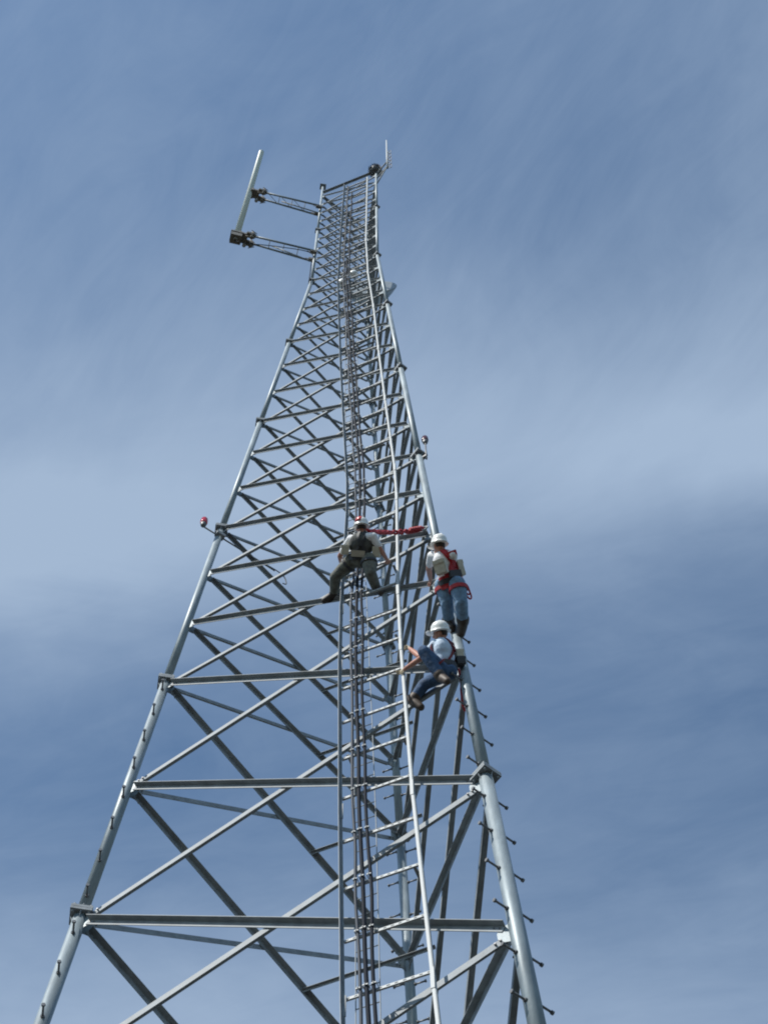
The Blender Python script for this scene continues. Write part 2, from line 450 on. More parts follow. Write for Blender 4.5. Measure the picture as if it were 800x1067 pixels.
# antenna feed line looping from the foot of the antenna to the leg
mb = MB(); mb.tube(smoothpath([at_arm(2.5, 0, 51.3), at_arm(2.2, .05, 51.05), at_arm(1.2, .10, 51.35), at_arm(.15, .12, 51.45), at_arm(.09, .1, 50.1), at_arm(.09, .08, 48.4)], 6), .014, 8)
tag(mb.build('feed_line', M['cable'], None, mast + Z * 52), 'thin black feed line drooping along the lower antenna arm', 'cable')

# ------------------------------------------------------------------ obstruction lamps
def lamp(c, label, lens, s=1.0, tilt=Z):
    th = thing('obstruction_light', c, label, 'warning light', 'red warning lights on the legs')
    mb = MB(); mb.lathe(c, tilt, [(a * s, b * s) for a, b in [(.0, -.06), (.04, -.06), (.06, -.02), (.07, .03), (.07, .06), (.06, .065), (.0, .065)]], 16); mb.build('lamp_base', M['bolt'], th)
    mb = MB(); mb.lathe(c + tilt * .066 * s, tilt, [(a * s, b * s) for a, b in [(.07, 0), (.082, .04), (.086, .06), (.082, .075), (.086, .10), (.082, .12), (.085, .14), (.078, .23), (.05, .29), (0, .31)]], 18); mb.build('lens', lens, th)
    return th
zl = 4.94 * H; d = V((1.3, .95, 0)).normalized(); sh = V((d.y, -d.x, 0)) * .10
p0, p1 = V((-3.52, 13.02, zl)) + sh, V((-2.19, 13.99, zl)) + sh
t1 = lamp(p0 + Z * .06, 'bright red warning light on an arm left of the tower leg', M['lens'], .85)
mb = MB(); mb.tube([p0 + Z * .0, p1], .017, 8); mb.build('arm', M['bolt'], t1)
mb = MB(); mb.tube(smoothpath([p1 - d * .25 + Z * .03, p1 + Z * .05 + d * .05, p1 + d * .22 - Z * .02, p1 + d * .28 - Z * .25, p1 + d * .2 - Z * .32], 6), .011, 8); mb.build('flexible_conduit', M['dark'], t1)
q = leg(0, zl); mb = MB(); mb.box(q + sh * .55, d, sh.normalized(), Z, .09, .06, .05); mb.build('bracket', M['galv'], t1)
LBp = leg(1, 5 * H); pb = LBp + V((.135, -.07, 0))
t2 = lamp(pb + Z * .52, 'dull red-brown warning light on a short post beside the right leg flange', M['lens_dark'], .78)
mb = MB(); mb.tube([pb - Z * .35, pb + Z * .48], .016, 8); mb.build('post', M['bolt'], t2)
mb = MB(); mb.box(LBp + (pb - LBp) * .6 - Z * .2, (pb - LBp).normalized(), Z.cross((pb - LBp).normalized()), Z, .07, .03, .03); mb.build('bracket', M['bolt'], t2)

# ------------------------------------------------------------------ dish behind the tower, upper right
dc = V((-.37, 15.62, 55.9)); dax = V((.05, 1, -.06)).normalized()
dish = thing('dish_antenna', dc, 'grey bowl-shaped dish antenna jutting out behind the upper right leg', 'dish')
prof = [(.935, -.02), (.95, .0), (.935, .04)] + [(.92 * math.sqrt(1 - t), .05 + .62 * t) for t in [i / 10 for i in range(11)]]
mb = MB(); mb.lathe(dc, dax, prof, 40)
inner = [(.925, -.018)] + [(.90 * math.sqrt(1 - t), .03 + .60 * t) for t in [i / 10 for i in range(11)]]
mb.lathe(dc, dax, inner, 40); mb.build('reflector', M['dish_grey'], dish)
mb = MB(); mb.tube([dc + dax * .6, dc + dax * .12], .03, 10); mb.ball(dc + dax * .10, .08); mb.build('feed_horn', M['white_paint'], dish)
lc = leg(2, dc.z); mb = MB(); mb.tube([lc + V((0, .12, -.9)), lc + V((0, .12, .9))], .05, 12)
for dz in (-.5, .5): mb.tube([lc + V((0, .12, dz)), dc + dax * .45 + Z * dz * .9 + X * .2], .035, 10); mb.box(lc + V((0, .04, dz)), X, Y, Z, .12, .09, .05)
mb.build('mount', M['galv'], dish)
# two small white radios on the near face
for p, lab in ((V((-1.05, 12.83, 46.6)), 'small white radio unit left of the cable bundle high on the tower'), (V((-.74, 12.74, 47.15)), 'small white radio unit right of the cable bundle high on the tower')):
    th = thing('radio_unit', p, lab, 'radio', 'white radio units high on the tower')
    mb = MB(); mb.lathe(p - NAB * .05, NAB, [(0, -.05), (.10, -.05), (.125, -.02), (.13, .06), (.12, .12), (.08, .16), (0, .17)], 18); mb.build('housing', M['white_paint'], th)
    mb = MB(); mb.bar(p - NAB * .1 - Z * .3, p - NAB * .1 + Z * .3, .05, .012, AB); mb.build('bracket', M['galv'], th)
# ------------------------------------------------------------------ spiky lightning dissipator at the top of the right leg
bc = leg(1, 9.88 * H) + V((-.03, -.05, 0)); rng = random.Random(3)
ld = thing('lightning_dissipator', bc, 'dark bristly ball on top of the right leg', 'lightning dissipator')
mb = MB(); mb.ball(bc, .215, 14); mb.build('hub', M['bolt'], ld)
mb = MB()
for i in range(700):
    v = V((rng.gauss(0, 1), rng.gauss(0, 1), rng.gauss(0, 1))).normalized()
    mb.tube([bc + v * .15, bc + v * rng.uniform(.24, .29)], [.007, .003], 4, cap=False)
tag(mb.build('bristles', M['dark'], ld), kind='stuff')
# ------------------------------------------------------------------ dipole antenna beside it
dm = V((.345, 12.18, 0)); lb = leg(1, 9.7 * H)
dp = thing('dipole_antenna', dm + Z * 59, 'thin upright antenna with short loops along its side above the right leg', 'antenna')
mb = MB(); mb.tube([dm + Z * 58.8, dm + Z * 61.4, dm + Z * 63.7], [.038, .034, .02], 10); mb.build('mast', M['galv_bright'], dp)
for za, zz, r_ in ((59.1, 59.1, .028), (59.9, 59.9, .028), (58.2, 59.1, .024)):
    mb = MB(); mb.tube([V((lb.x, lb.y, za)), dm + Z * zz], r_, 8); mb.build('bracket', M['galv'], dp)
for i, zz in enumerate((59.0, 59.6, 60.2, 60.8, 61.4)):
    c = dm + Z * zz; e = V((.93, -.2, 0)).normalized()
    mb = MB(); w = .07; mb.tube([c, c + e * w], .016, 6)
    mb.tube(smoothpath([c + e * w - Z * .22, c + e * (w + .07) - Z * .22, c + e * (w + .07) + Z * .22, c + e * w + Z * .22, c + e * w - Z * .22], 3), .013, 6)
    mb.build('loop', M['galv' if i > 3 else 'bolt'], dp)

# ------------------------------------------------------------------ people
def remesh(parts_mb, voxel, name):
    me = bpy.data.meshes.new(name + '_raw'); me.from_pydata([tuple(v) for v in parts_mb.v], [], parts_mb.f)
    bm = bmesh.new(); bm.from_mesh(me); bmesh.ops.recalc_face_normals(bm, faces=bm.faces); bm.to_mesh(me); bm.free()
    o = bpy.data.objects.new(name + '_raw', me); COL.objects.link(o)
    r = o.modifiers.new('r', 'REMESH'); r.mode = 'VOXEL'; r.voxel_size = voxel
    s = o.modifiers.new('s', 'SMOOTH'); s.factor = .5; s.iterations = 5
    dg = bpy.context.evaluated_depsgraph_get(); out = bpy.data.meshes.new_from_object(o.evaluated_get(dg))
    bpy.data.objects.remove(o); bpy.data.meshes.remove(me)
    return out

def sdist(a, p):
    if a[3] is None:
        d = p - a[0]; return (V((d.dot(a[2][i]) / a[1][i] for i in range(3))).length - 1) * min(a[1])
    d = a[1] - a[0]; t = max(0, min(1, (p - a[0]).dot(d) / max(d.length_squared, 1e-9))); return (p - a[0] - d * t).length - (a[2] + (a[3] - a[2]) * t)

class Body:
    def __init__(self): self.mb = MB(); self.pr = []; self.extra = MB()
    def cone(self, p, q, r1, r2, m):
        p, q = V(p), V(q); self.mb.tube([p, q], [r1, r2], 14, smooth=True); self.mb.ball(p, r1, 14); self.mb.ball(q, r2, 14); self.pr.append((p, q, r1, r2, m))
    def chain(self, pts, rs, m):
        for i in range(len(pts) - 1): self.cone(pts[i], pts[i + 1], rs[i], rs[i + 1], m)
    def ell(self, c, rr, ax, m):
        self.mb.ball(c, rr, 18, 0, ax); self.pr.append((V(c), rr, ax, None, m))
    def which(self, p):  # material of the nearest body piece
        best, bm = 1e9, 0
        for a in self.pr:
            if a[3] is None:
                d = p - a[0]; k = V((d.dot(a[2][i]) / a[1][i] for i in range(3))).length; v = (k - 1) * min(a[1])
            else:
                d = a[1] - a[0]; t = max(0, min(1, (p - a[0]).dot(d) / max(d.length_squared, 1e-9))); v = (p - a[0] - d * t).length - (a[2] + (a[3] - a[2]) * t)
            if v < best: best, bm = v, a[4]
        return bm
    def build(self, name, mats, origin, voxel=.0125):
        me = remesh(self.mb, voxel, name); bm = bmesh.new(); bm.from_mesh(me)
        for f in bm.faces: f.material_index = self.which(f.calc_center_median()); f.smooth = True
        # fingers and small face details, joined into the same body mesh
        vs = [bm.verts.new(v) for v in self.extra.v]
        for fi, mi in zip(self.extra.f, self.extra.m):
            try:
                nf = bm.faces.new([vs[i] for i in fi]); nf.material_index = mi; nf.smooth = True
            except ValueError: pass
        bmesh.ops.translate(bm, verts=bm.verts, vec=-V(origin)); bm.normal_update(); bm.to_mesh(me); bm.free(); me.name = name
        for m in mats: me.materials.append(m)
        o = bpy.data.objects.new(name, me); COL.objects.link(o); o.location = origin
        return o

def hand(B, wrist, d, palmn, m, curl=.9):
    """palm and five curled fingers; d: pointing direction, palmn: direction the palm faces"""
    d = d.normalized(); palmn = (palmn - d * palmn.dot(d)).normalized(); s = d.cross(palmn)
    B.ell(wrist + d * .05, (.042, .055, .018), (s, d, palmn), m)
    for i, (o, L, rr) in enumerate(((-.03, .068, .0088), (-.011, .078, .0092), (.009, .073, .009), (.028, .058, .0078))):
        p = wrist + d * .075 + s * o; a = p + d * .03; b = a + (d * math.cos(curl) + palmn * math.sin(curl)) * L * .5; c = b + (d * math.cos(2 * curl) + palmn * math.sin(2 * curl)) * L * .4
        B.extra.tube([p, a, b, c], [rr, rr, rr * .95, rr * .7], 8, m)
    p = wrist + d * .03 - s * .03; a = p - s * .03 + d * .025 + palmn * .012; b = a + d * .028 + palmn * .022
    B.extra.tube([p, a, b], [.012, .0105, .008], 8, m)

def person(J, label, face, headup, mats, opt):
    """mats: 0 shirt 1 skin 2 trousers 3 boots 4 gloves 5 dark (eyes)"""
    J = {k: V(v) for k, v in J.items()}
    B = Body(); up = headup.normalized(); face = face.normalized()
    t = (J['neck'] - J['pelvis']).normalized(); f = (face - t * face.dot(t)).normalized(); s = t.cross(f).normalized()
    if (J['shR'] - J['shL']).dot(s) < 0: s = -s
    tax = (s, f, t)
    J.update(opt.get('fix', {}))
    # torso
    bk = opt.get('bulk', 1.2); bb = opt.get('boot', 1.3); vest = opt.get('vest', 0)
    hipc = (J['hipL'] + J['hipR']) / 2; ch = J['pelvis'].lerp(J['neck'], .62); be = J['pelvis'].lerp(J['neck'], .3)
    B.ell(J['pelvis'], (.168, .128, .14), tax, 2)
    B.ell(be, (.165, .128, .2), tax, vest); B.ell(ch, (.185 * opt.get('wide', 1), .138, .2), tax, vest)
    B.chain([J['shL'], J['neck'] - t * .06, J['shR']], [.068, .085, .068], 0)
    ntorso = len(B.pr)
    for sd in 'LR':
        h, k, a, fo = J['hip' + sd], J['knee' + sd], J['ankle' + sd], J['foot' + sd]
        m1 = h.lerp(k, .5); B.chain([h, m1, k], [.098 * bk, .088 * bk, .070 * bk], 2)
        c = k.lerp(a, .35); B.chain([k, c, a], [.072 * bk, .070 * bk, .062 * bk], 2)
        fd = (fo - a).normalized(); sole = opt.get('sole', -t)
        B.cone(a, a + (a - k).normalized() * .05, .06 * bb, .055 * bb, 3)
        tip = a + fd * .20; heel = a - fd * .055 + (a - k).normalized() * .05
        B.chain([heel, a + fd * .08 + (a - k).normalized() * .05, tip + (a - k).normalized() * .045], [.045 * bb, .048 * bb, .04 * bb], 3)
        sh, e, w = J['sh' + sd], J['el' + sd], J['ha' + sd]
        sl = opt.get('sleeve', .62)
        m2 = sh.lerp(e, sl); B.chain([sh, m2], [.066, .060], 0)
        if sl < 1:
            B.chain([sh.lerp(e, sl * .9), e], [.048, .042], 1); B.chain([e, e.lerp(w, .4), w], [.042, .043, .030], 1)
        else:
            B.chain([m2, e, e.lerp(w, .9)], [.060, .052, .042], 0); B.cone(e.lerp(w, .85), w, .033, .03, 1)
        hand(B, w, (w - e), opt.get('palm' + sd, f), 4)
    # neck and head
    hc = J['head'] - up * .045; ff = (face - up * face.dot(up)).normalized(); hs = up.cross(ff).normalized()
    B.cone(J['neck'] - t * .03, hc - up * .06 - ff * .012, .062, .055, 1)
    B.ell(hc + up * .015, (.076, .096, .108), (hs, ff, up), 1)
    B.ell(hc - up * .06 + ff * .03, (.058, .062, .058), (hs, ff, up), 1)                 # jaw
    B.cone(hc + ff * .088 + up * .012, hc + ff * .112 - up * .022, .011, .016, 1)        # nose
    for e in (-1, 1):
        B.ell(hc + hs * .079 * e - ff * .008 - up * .005, (.013, .022, .034), (hs, ff, up), 1)   # ears
        B.extra.ball(hc + ff * .086 + hs * .032 * e + up * .016, .011, 8, 5)
    B.extra.ball(hc + ff * .090 - up * .058, (.024, .006, .006), 8, 5, (hs, ff, up))
    o = B.build('person', mats, J['pelvis']); tag(o, label, 'person', 'workers on the tower')
    # hair round the back of the head
    mb = MB(); mb.lathe(hc + up * .0 - ff * .012, up, [(.080, -.028), (.090, -.005), (.09, .03), (.085, .06), (0, .1)], 20, hint=ff, sx=.86, sy=.98); mb.build('hair', M['hair'], o)
    # hard hat: shell, brim and ridge
    hb = hc + up * .045; mb = MB()
    mb.lathe(hb, up, [(.150, -.008), (.152, 0), (.134, .012), (.131, .045), (.122, .085), (.098, .122), (.06, .146), (.02, .156), (0, .157)], 28, hint=ff, sx=.88, sy=1.0)
    n0 = 9; vis = [hb + ff * (.12 + .085 * math.cos(a)) + hs * .125 * math.sin(a) for a in [-1.45 + 2.9 * i / (n0 - 1) for i in range(n0)]]
    b0 = len(mb.v); mb.v += [tuple(p + up * .004) for p in vis] + [tuple(p - up * .008) for p in vis]
    mb.f += [tuple(b0 + i for i in range(n0)), tuple(b0 + n0 + i for i in range(n0))[::-1]] + [(b0 + i, b0 + i + 1, b0 + n0 + i + 1, b0 + n0 + i) for i in range(n0 - 1)]
    mb.m += [0] * (n0 + 1); mb.s += [False] * (n0 + 1)
    mb.tube([hb + ff * .118 + up * .06, hb + ff * .07 + up * .135, hb + up * .158, hb - ff * .07 + up * .135, hb - ff * .118 + up * .06], .012, 8)
    hat = mb.build('hard_hat', M['helmet_white'], o)
    if opt.get('hat_red'):
        mb = MB(); mb.lathe(hb + hs * .0 + up * .002, up, [(.133, .045), (.122, .088), (.10, .126), (.062, .150), (0, .160)], 24, hint=ff, sx=.68, sy=1.0)
        mb.v = [tuple(V(p) + hs * opt['hat_red'] * .022 + up * .004) for p in mb.v]; mb.build('helmet_panel', M['helmet_red'], hat)
    # harness
    P0, P1 = J['pelvis'], J['neck']
    def S(h, ph, ex=.012):
        # march outwards from the spine to the surface of the torso
        q = P0 + (P1 - P0) * min(h, .97); d = (s * math.cos(ph) * 1.2 - f * math.sin(ph) + (t * .9 if h > .97 else t * 0)).normalized(); r = .03; last = .05
        while r < .36:
            if min(sdist(a_, q + d * r) for a_ in B.pr[:ntorso]) < 0: last = r
            r += .01
        return q + d * (last + ex)
    hm, wr = opt['harness'], opt.get('strap', .02)
    mb = MB(); D = R
    back = opt.get('back_turn', 0)
    def strap(seq, r=wr):
        seq = [(h, p + back) for h, p in seq]
        P = smoothpath([S(h, D(p)) for h, p in seq], 5); Nn = smoothpath([S(h, D(p), .2) - S(h, D(p), 0) for h, p in seq], 5)
        mb.ribbon(P, [n.normalized() for n in Nn], r * 2.3)
    strap([(.06, 28), (.32, 62), (.6, 90), (.85, 112), (1.03, 128)]); strap([(.06, 152), (.32, 118), (.6, 90), (.85, 68), (1.03, 52)])
    if not opt.get('dense'): strap([(1.03, 128), (1.02, 180 + 30), (.8, 180 + 55), (.4, 180 + 50), (.06, 180 + 40)])
    if not opt.get('dense'): strap([(1.03, 52), (1.02, -30), (.8, -55), (.4, -50), (.06, -40)])
    strap([(.12, a) for a in range(0, 375, 15)], wr * 1.15)
    for sd in 'LR':
        h, k = J['hip' + sd], J['knee' + sd]; dd = (k - h).normalized(); s1, u1 = frame(dd); c = h.lerp(k, .26)
        ring = [s1 * math.cos(a) + u1 * math.sin(a) for a in [2 * math.pi * i / 20 for i in range(21)]]; mb.ribbon([c + q * (.096 * bk) for q in ring], ring, wr * 1.9, .012)
    c = S(.6, D(90 + back), .03); mb.box(c, s, f, t, .035, .010, .035)
    if opt.get('dense'):
        strap([(.06, 48), (.35, 75), (.6, 98), (.9, 118), (1.0, 124)]); strap([(.06, 132), (.35, 105), (.6, 82), (.9, 62), (1.0, 56)])
        strap([(.78, 60), (.8, 90), (.78, 120)]); strap([(.45, 25), (.5, 55), (.5, 90)]); strap([(-.08, a) for a in range(0, 375, 15)], wr * 1.3); strap([(.06, 60), (.5, 50), (.95, 40)], wr * 1.5); strap([(.3, 20), (.3, 50), (.28, 85)], wr * 1.1)
    if opt.get('pad'): 
        for h in (.15, .3): mb.ribbon([S(h, D(a), .016) for a in range(35, 146, 10)], [S(h, D(a), .2) - S(h, D(a), 0) for a in range(35, 146, 10)], wr * 2.2, .01)
    hn = mb.build('harness', M[hm], o)
    mb = MB(); mb.ribbon([S(.04, D(a), .016) for a in range(0, 368, 8)], [S(.04, D(a), .2) - S(.04, D(a), 0) for a in range(0, 368, 8)], .075, .012); mb.build('belt', M[opt.get('belt', 'belt')], o)
    if opt.get('back_pad'):
        mb = MB(); c = S(.2, D(100 + back), .035); mb.box(c, s, f, t, .11, .02, .05); mb.build('back_pad', M[opt['back_pad']], o)
    for (h, ph, sx, sy, sz, mm) in opt.get('pouches', ()):
        c = S(h, D(ph), .05 + sy * .6); out = (c - (P0 + (P1 - P0) * h)).normalized(); tt = (t - out * t.dot(out)).normalized(); side = tt.cross(out)
        mb = MB()
        prof = [(-.95, -1), (.95, -1), (1, -.8), (1.05, .75), (.98, 1), (-.98, 1), (-1.05, .75), (-1, -.8)]
        mb.prism(c - out * sy, c + out * sy * .8, [(x * sx, y * sz) for x, y in prof], side, tt)
        mb.prism(c + out * sy * .8, c + out * sy, [(x * sx * .9, y * sz * .92) for x, y in prof], side, tt)
        pch = mb.build('tool_pouch', M[mm], o)
        mb = MB(); mb.box(c + tt * sz * .72 + out * sy * 1.05, side, out, tt, sx * .96, .008, sz * .26); mb.build('pouch_flap', M[mm], pch)
    for (h, ph, L) in opt.get('hooks', ()):
        c = S(h, D(ph), .04); dn = opt.get('dn', -t); side = s
        mb = MB(); mb.tube(smoothpath([c, c + dn * L * .45 + side * .02, c + dn * L * .6], 4), .016, 8)
        q = c + dn * L * .6; L = max(L, .3) / .3; side = side * L; dn = dn * L; mb.tube(smoothpath([q, q + side * .05 + dn * .06, q + side * .045 + dn * .17, q + dn * .2, q - side * .035 + dn * .14, q - side * .02 + dn * .03, q], 4), .013, 8)
        mb.build('lanyard_hook', M[opt.get('hookmat', 'webbing')], o)
    return o, S

JOINTS = {}
JOINTS['cable'] = {'footL':(-0.974,12.062,25.177), 'ankleL':(-0.825,11.975,25.221), 'kneeL':(-0.799,11.673,25.150), 'hipL':(-0.523,11.420,25.197), 'pelvis':(-0.391,11.367,25.133), 'hipR':(-0.259,11.335,25.041), 'kneeR':(-0.231,11.444,24.789), 'ankleR':(-0.159,11.697,24.855), 'footR':(-0.054,11.701,24.582), 'chest':(-0.380,11.176,25.306), 'neck':(-0.353,11.017,25.327), 'head':(-0.367,10.942,25.481), 'shL':(-0.549,11.137,25.416), 'shR':(-0.176,11.010,25.230), 'elL':(-0.652,11.397,25.615), 'haL':(-0.659,11.836,26.448), 'elR':(-0.072,11.180,25.119), 'haR':(0.032,11.423,25.234)}
JOINTS['leg'] = {'footL':(0.955,11.166,22.392), 'ankleL':(0.908,11.158,22.592), 'kneeL':(0.883,10.832,22.472), 'hipL':(0.837,10.665,22.699), 'pelvis':(0.940,10.624,22.675), 'hipR':(1.032,10.585,22.559), 'kneeR':(1.082,10.750,22.300), 'ankleR':(1.107,11.054,22.380), 'footR':(1.073,11.159,22.254), 'chest':(0.873,10.422,22.901), 'neck':(0.814,10.255,22.974), 'head':(0.796,10.168,23.054), 'shL':(0.685,10.373,23.100), 'shR':(0.989,10.247,22.834), 'elL':(0.649,10.717,23.366), 'haL':(0.684,11.033,23.625), 'elR':(0.984,10.513,23.021), 'haR':(0.876,10.870,23.512)}
JOINTS['sit'] = {'pelvis':(0.816,11.130,21.044), 'hipL':(0.743,11.055,20.858), 'kneeL':(0.500,10.820,20.994), 'ankleL':(0.703,11.010,20.672), 'footL':(0.780,10.975,20.500), 'hipR':(0.850,11.113,20.931), 'kneeR':(0.511,11.353,21.025), 'ankleR':(0.373,11.464,20.854), 'footR':(0.486,11.478,20.667), 'chest':(0.798,10.994,21.263), 'neck':(0.765,10.884,21.408), 'head':(0.748,10.786,21.494), 'shL':(0.676,10.894,21.332), 'shR':(0.857,10.955,21.383), 'elL':(0.455,11.128,21.329), 'haL':(0.254,11.314,21.399), 'elR':(0.459,11.175,21.499), 'haR':(0.333,11.303,21.969)}

inward = -NAB
VU = V((.0185, -.917, .399))           # direction in which a climber leans back from the tower
zr = 25.74; rail_pt = onface(ucen(zr) - lw(zr) + .02, zr, LO + .07)
a = V(JOINTS['cable']['shL']); e = a.lerp(rail_pt, .5) - AB * .10 - Z * .10 + NAB * .05
p1_, S1 = person(JOINTS['cable'], 'worker in grey-green trousers straddling the cable bundle with feet apart on a brace', V((-.02, 1, .3)), VU * .75 + Z * .5,
       [M['tee'], M['skin'], M['khaki'], M['boot'], M['skin'], M['dark'], M['khaki_dark']],
       dict(fix={'elL': e, 'haL': rail_pt - AB * .0 + NAB * .03}, vest=6, wide=1.14, bulk=1.32, boot=1.4, harness='belt', strap=.022, belt='belt', back_pad='belt_tan', hat_red=1, sleeve=.7, pad=True,
            pouches=((.34, 8, .085, .06, .085, 'canvas'), (.34, 172, .08, .06, .075, 'canvas'))))
p2_, S2 = person(JOINTS['leg'], 'worker in white shirt and faded jeans with red harness standing on the right leg', V((-.42, .85, .22)), VU * .75 + Z * .5,
       [M['tee'], M['skin'], M['jeans'], M['boot'], M['skin'], M['dark']],
       dict(harness='webbing', strap=.032, pad=True, dense=True, back_turn=-12, bulk=1.32, boot=1.65, belt='belt', back_pad='belt', sleeve=.62,
            pouches=((.46, 144, .085, .055, .105, 'canvas'), (.42, 6, .06, .05, .12, 'canvas')), hooks=((.12, 38, .26), (.15, 30, .16)), dn=V((.3, .6, -.5)).normalized()))
p3_, S3 = person(JOINTS['sit'], 'worker in pale blue shirt and dark jeans crouching on a brace below the other two', -AB + V((0, .2, -.2)), VU * .8 + Z * .4 - AB * .1,
       [M['tee_blue'], M['skin'], M['jeans_dark'], M['boot_brown'], M['glove'], M['dark']],
       dict(harness='webbing_dark', strap=.015, boot=1.4, bulk=1.2, belt='belt', sleeve=.5, pouches=((.5, 60, .05, .05, .07, 'canvas'), (.25, 60, .07, .06, .06, 'belt')), hooks=((.0, 66, .46),), dn=V((.1, .75, -.6)).normalized()))

# red shock-absorbing lanyard from the first worker to the right leg
q0 = S1(1.0, R(20), .03); q1 = leg(1, 4.36 * H) - AB * .16 + NAB * .10
ly = thing('lanyard', q0, 'twisted red lanyard strung from the left-hand worker to the right leg', 'lanyard')
def LP(t, w=0.): return q0.lerp(q1, t) - Z * .10 * math.sin(math.pi * t) + V((0, 0, w))
mb = MB()
for ph in (0, math.pi):
    mb.tube([LP(t / 60) + Z * (.022 + .012 * math.sin(t * 1.3)) * math.sin(ph + t * .55) + NAB * (.022 + .010 * math.cos(t * .9)) * math.cos(ph + t * .55) for t in range(61)], .021, 6)
mb.build('rope', M['webbing'], ly)
mb = MB(); a, b = LP(.02), LP(.40); d = (b - a).normalized(); sd, ud = frame(d); mb.box((a + b) / 2, d, sd, ud, (b - a).length / 2, .024, .034); mb.build('shock_pack', M['webbing'], ly)
mb = MB(); a, b = LP(.74), LP(.93)
for i in range(7):
    c = a.lerp(b, i / 6); mb.tube(smoothpath([c - Z * .06, c + sd * .05, c + Z * .07, c - sd * .05, c - Z * .06], 3), .018, 6)
mb.build('slack_loops', M['webbing'], ly)
mb = MB(); c = LP(1.0); mb.tube(smoothpath([LP(.94), c + Z * .05, c + AB * .08, c - Z * .06, LP(.94)], 4), .014, 8); mb.build('hook', M['galv_bright'], ly)
# work-positioning strap round the right leg for the second worker
w = V(JOINTS['leg']['pelvis']); zz = 23.35; lp = leg(1, zz); mb = MB()
rr = radial(1); tg = Z.cross(rr).normalized(); r_ = legr(zz) + .02
pa, pb_ = S2(.08, R(10), .03), S2(.08, R(170), .03)
mb.tube(smoothpath([pa, lp + tg * r_ + rr * .12, lp - rr * r_ + tg * .05, lp - rr * r_ - tg * .05, lp - tg * r_ + rr * .12, pb_], 5), .013, 8)
tag(mb.build('positioning_strap', M['belt'], None, lp), 'dark positioning strap looped round the right leg in front of the highest worker', 'strap')

# ------------------------------------------------------------------ light and sky
SUN_EL, SUN_AZ = R(46), math.atan2(-.745, -.665)       # azimuth measured from +Y towards +X
sd = V((math.cos(SUN_EL) * math.sin(SUN_AZ), math.cos(SUN_EL) * math.cos(SUN_AZ), math.sin(SUN_EL)))
sl = bpy.data.lights.new('sun', 'SUN'); sl.energy = 5.0; sl.angle = R(.53); sl.color = (1, .955, .89)
so = bpy.data.objects.new('sun', sl); COL.objects.link(so); so.rotation_euler = sd.to_track_quat('Z', 'Y').to_euler(); so.location = (-30, -30, 60)
w = bpy.data.worlds.new('World'); sc.world = w; w.use_nodes = True
nt = w.node_tree; N, L = nt.nodes, nt.links; N.clear()
out = N.new('ShaderNodeOutputWorld'); bg = N.new('ShaderNodeBackground'); bg.inputs['Strength'].default_value = .15
sky = N.new('ShaderNodeTexSky'); sky.sky_type = 'NISHITA'; sky.sun_disc = False; sky.sun_elevation = SUN_EL; sky.sun_rotation = SUN_AZ
sky.air_density = 1.0; sky.dust_density = .5; sky.ozone_density = 1.6; sky.altitude = 900
tc = N.new('ShaderNodeTexCoord'); sep = N.new('ShaderNodeSeparateXYZ'); L.new(tc.outputs['Generated'], sep.inputs[0])
def math_(op, a, b=None, clamp=False):
    n = N.new('ShaderNodeMath'); n.operation = op; n.use_clamp = clamp
    for i, q in enumerate((a, b)):
        if q is None: continue
        if isinstance(q, (int, float)): n.inputs[i].default_value = q
        else: L.new(q, n.inputs[i])
    return n.outputs[0]
zc = math_('MAXIMUM', sep.outputs['Z'], .06)
u, v = math_('DIVIDE', sep.outputs['X'], zc), math_('DIVIDE', sep.outputs['Y'], zc)     # position on a flat cloud layer
cmb = N.new('ShaderNodeCombineXYZ'); L.new(u, cmb.inputs[0]); L.new(v, cmb.inputs[1])
def noise(scale, stretch, rot, detail, rough, loc=(0, 0, 0), dist=0.):
    mp = N.new('ShaderNodeMapping'); mp.inputs['Scale'].default_value = stretch; mp.inputs['Rotation'].default_value = (0, 0, rot); mp.inputs['Location'].default_value = loc
    mp.vector_type = 'TEXTURE'
    L.new(cmb.outputs[0], mp.inputs['Vector']); n = N.new('ShaderNodeTexNoise'); n.inputs['Scale'].default_value = scale; n.inputs['Detail'].default_value = detail
    n.inputs['Roughness'].default_value = rough; n.inputs['Distortion'].default_value = dist; L.new(mp.outputs[0], n.inputs['Vector']); return n.outputs['Fac']
def bank(cu, cv, su, sv, rot, amp):
    """a broad bank of thin cirrus centred at (cu, cv) on the cloud layer"""
    c_, s_ = math.cos(rot), math.sin(rot)
    du, dv = math_('SUBTRACT', u, cu), math_('SUBTRACT', v, cv)
    a = math_('ADD', math_('MULTIPLY', du, c_ / su), math_('MULTIPLY', dv, s_ / su)); b = math_('ADD', math_('MULTIPLY', du, -s_ / sv), math_('MULTIPLY', dv, c_ / sv))
    q = math_('MULTIPLY', math_('ADD', math_('MULTIPLY', a, a), math_('MULTIPLY', b, b)), -1.0)
    return math_('MULTIPLY', math_('EXPONENT', q), amp)
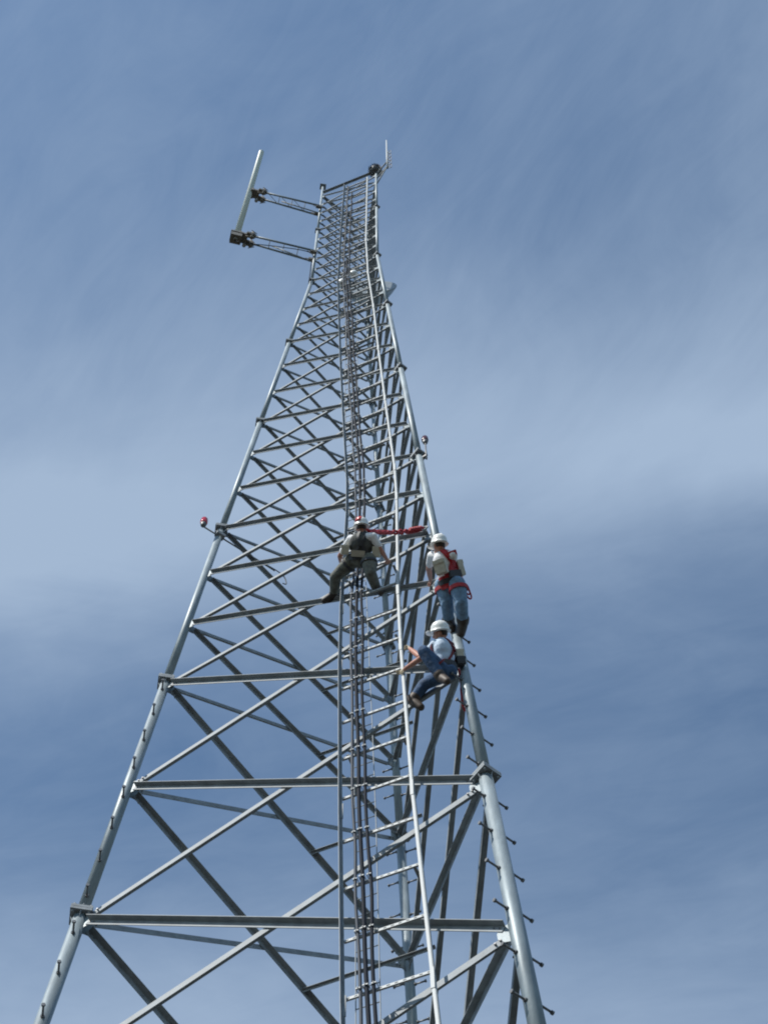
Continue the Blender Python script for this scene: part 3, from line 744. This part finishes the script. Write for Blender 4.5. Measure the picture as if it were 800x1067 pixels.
# warp the layer a little so the banks have feathered edges
wv = math_('MULTIPLY', math_('SUBTRACT', noise(5, (1, 1, 1), 0, 4, .55), .5), .10)
v = math_('ADD', v, wv)
dens = .155
BANKS = [(.08, .38, .5, .10, -.13, .60), (.26, .385, .24, .055, -.13, .26), (-.25, .48, .17, .065, -.12, .5), (-.2, .30, .22, .16, .5, .22), (-.30, .46, .10, .10, 0, .15), (.25, .16, .10, .20, -.5, .20), (-.02, .93, .7, .16, -.1, .56), (-.27, .85, .2, .10, 0, .36), (.30, .41, .12, .05, -.2, .12), (.30, .30, .1, .05, 0, .12)]
for b_ in BANKS: dens = math_('ADD', dens, bank(*b_))
st = noise(9.0, (1.9, 1.0, 1), R(-50), 8, .6, (3.1, 1.7, 0), 1.0)       # streaks
st2 = noise(30.0, (2.8, 1.0, 1), R(-55), 8, .62, (1.1, 4.7, 0), 1.2)
low = N.new('ShaderNodeMapRange'); low.interpolation_type = 'SMOOTHSTEP'; low.inputs['From Min'].default_value = .26; low.inputs['From Max'].default_value = .52; L.new(v, low.inputs['Value'])
low = low.outputs[0]; st_h = noise(8.0, (2.4, 1.0, 1), R(-8), 8, .6, (5.3, .4, 0), .9); st2_h = noise(26.0, (3.0, 1.0, 1), R(-12), 8, .62, (2.2, 1.9, 0), 1.0)
def lerp(a, b, t): return math_('ADD', a, math_('MULTIPLY', math_('SUBTRACT', b, a), t))
st, st2 = lerp(st, st_h, low), lerp(st2, st2_h, low)
dens = math_('ADD', dens, math_('MULTIPLY', math_('SUBTRACT', st, .5), .5)); dens = math_('ADD', dens, math_('MULTIPLY', math_('SUBTRACT', st2, .5), .24), True)
tint = N.new('ShaderNodeMix'); tint.data_type = 'RGBA'; tint.blend_type = 'MULTIPLY'; tint.inputs['Factor'].default_value = 1; tint.inputs['B'].default_value = (.96, 1.07, 1.05, 1); L.new(sky.outputs[0], tint.inputs['A'])
mix = N.new('ShaderNodeMix'); mix.data_type = 'RGBA'; L.new(dens, mix.inputs['Factor']); L.new(tint.outputs['Result'], mix.inputs['A'])
mix.inputs['B'].default_value = (2.45, 3.2, 4.3, 1)
L.new(mix.outputs['Result'], bg.inputs['Color']); L.new(bg.outputs[0], out.inputs['Surface'])

# ------------------------------------------------------------------ camera
cd = bpy.data.cameras.new('camera'); cam = bpy.data.objects.new('camera', cd); COL.objects.link(cam); sc.camera = cam
rx, ry, rz = V((.999828, .017006, -.0073984)), V((.0185457, -.916824, .39886)), V((0, .398929, .916982))
cam.matrix_world = Matrix(((rx.x, ry.x, -rz.x, 0), (rx.y, ry.y, -rz.y, 0), (rx.z, ry.z, -rz.z, .894837), (0, 0, 0, 1)))
cd.sensor_fit = 'VERTICAL'; cd.sensor_height = 24; cd.lens = 24 * 1740.974 / 1067; cd.clip_start = .1; cd.clip_end = 5000
sc.render.engine = 'CYCLES'; sc.render.resolution_x = 767; sc.render.resolution_y = 1024
vs = sc.view_settings; vs.view_transform = 'Standard'; vs.look = 'None'; vs.gamma = 1; vs.exposure = 0
sc.cycles.max_bounces = 6; sc.cycles.filter_width = 2.0
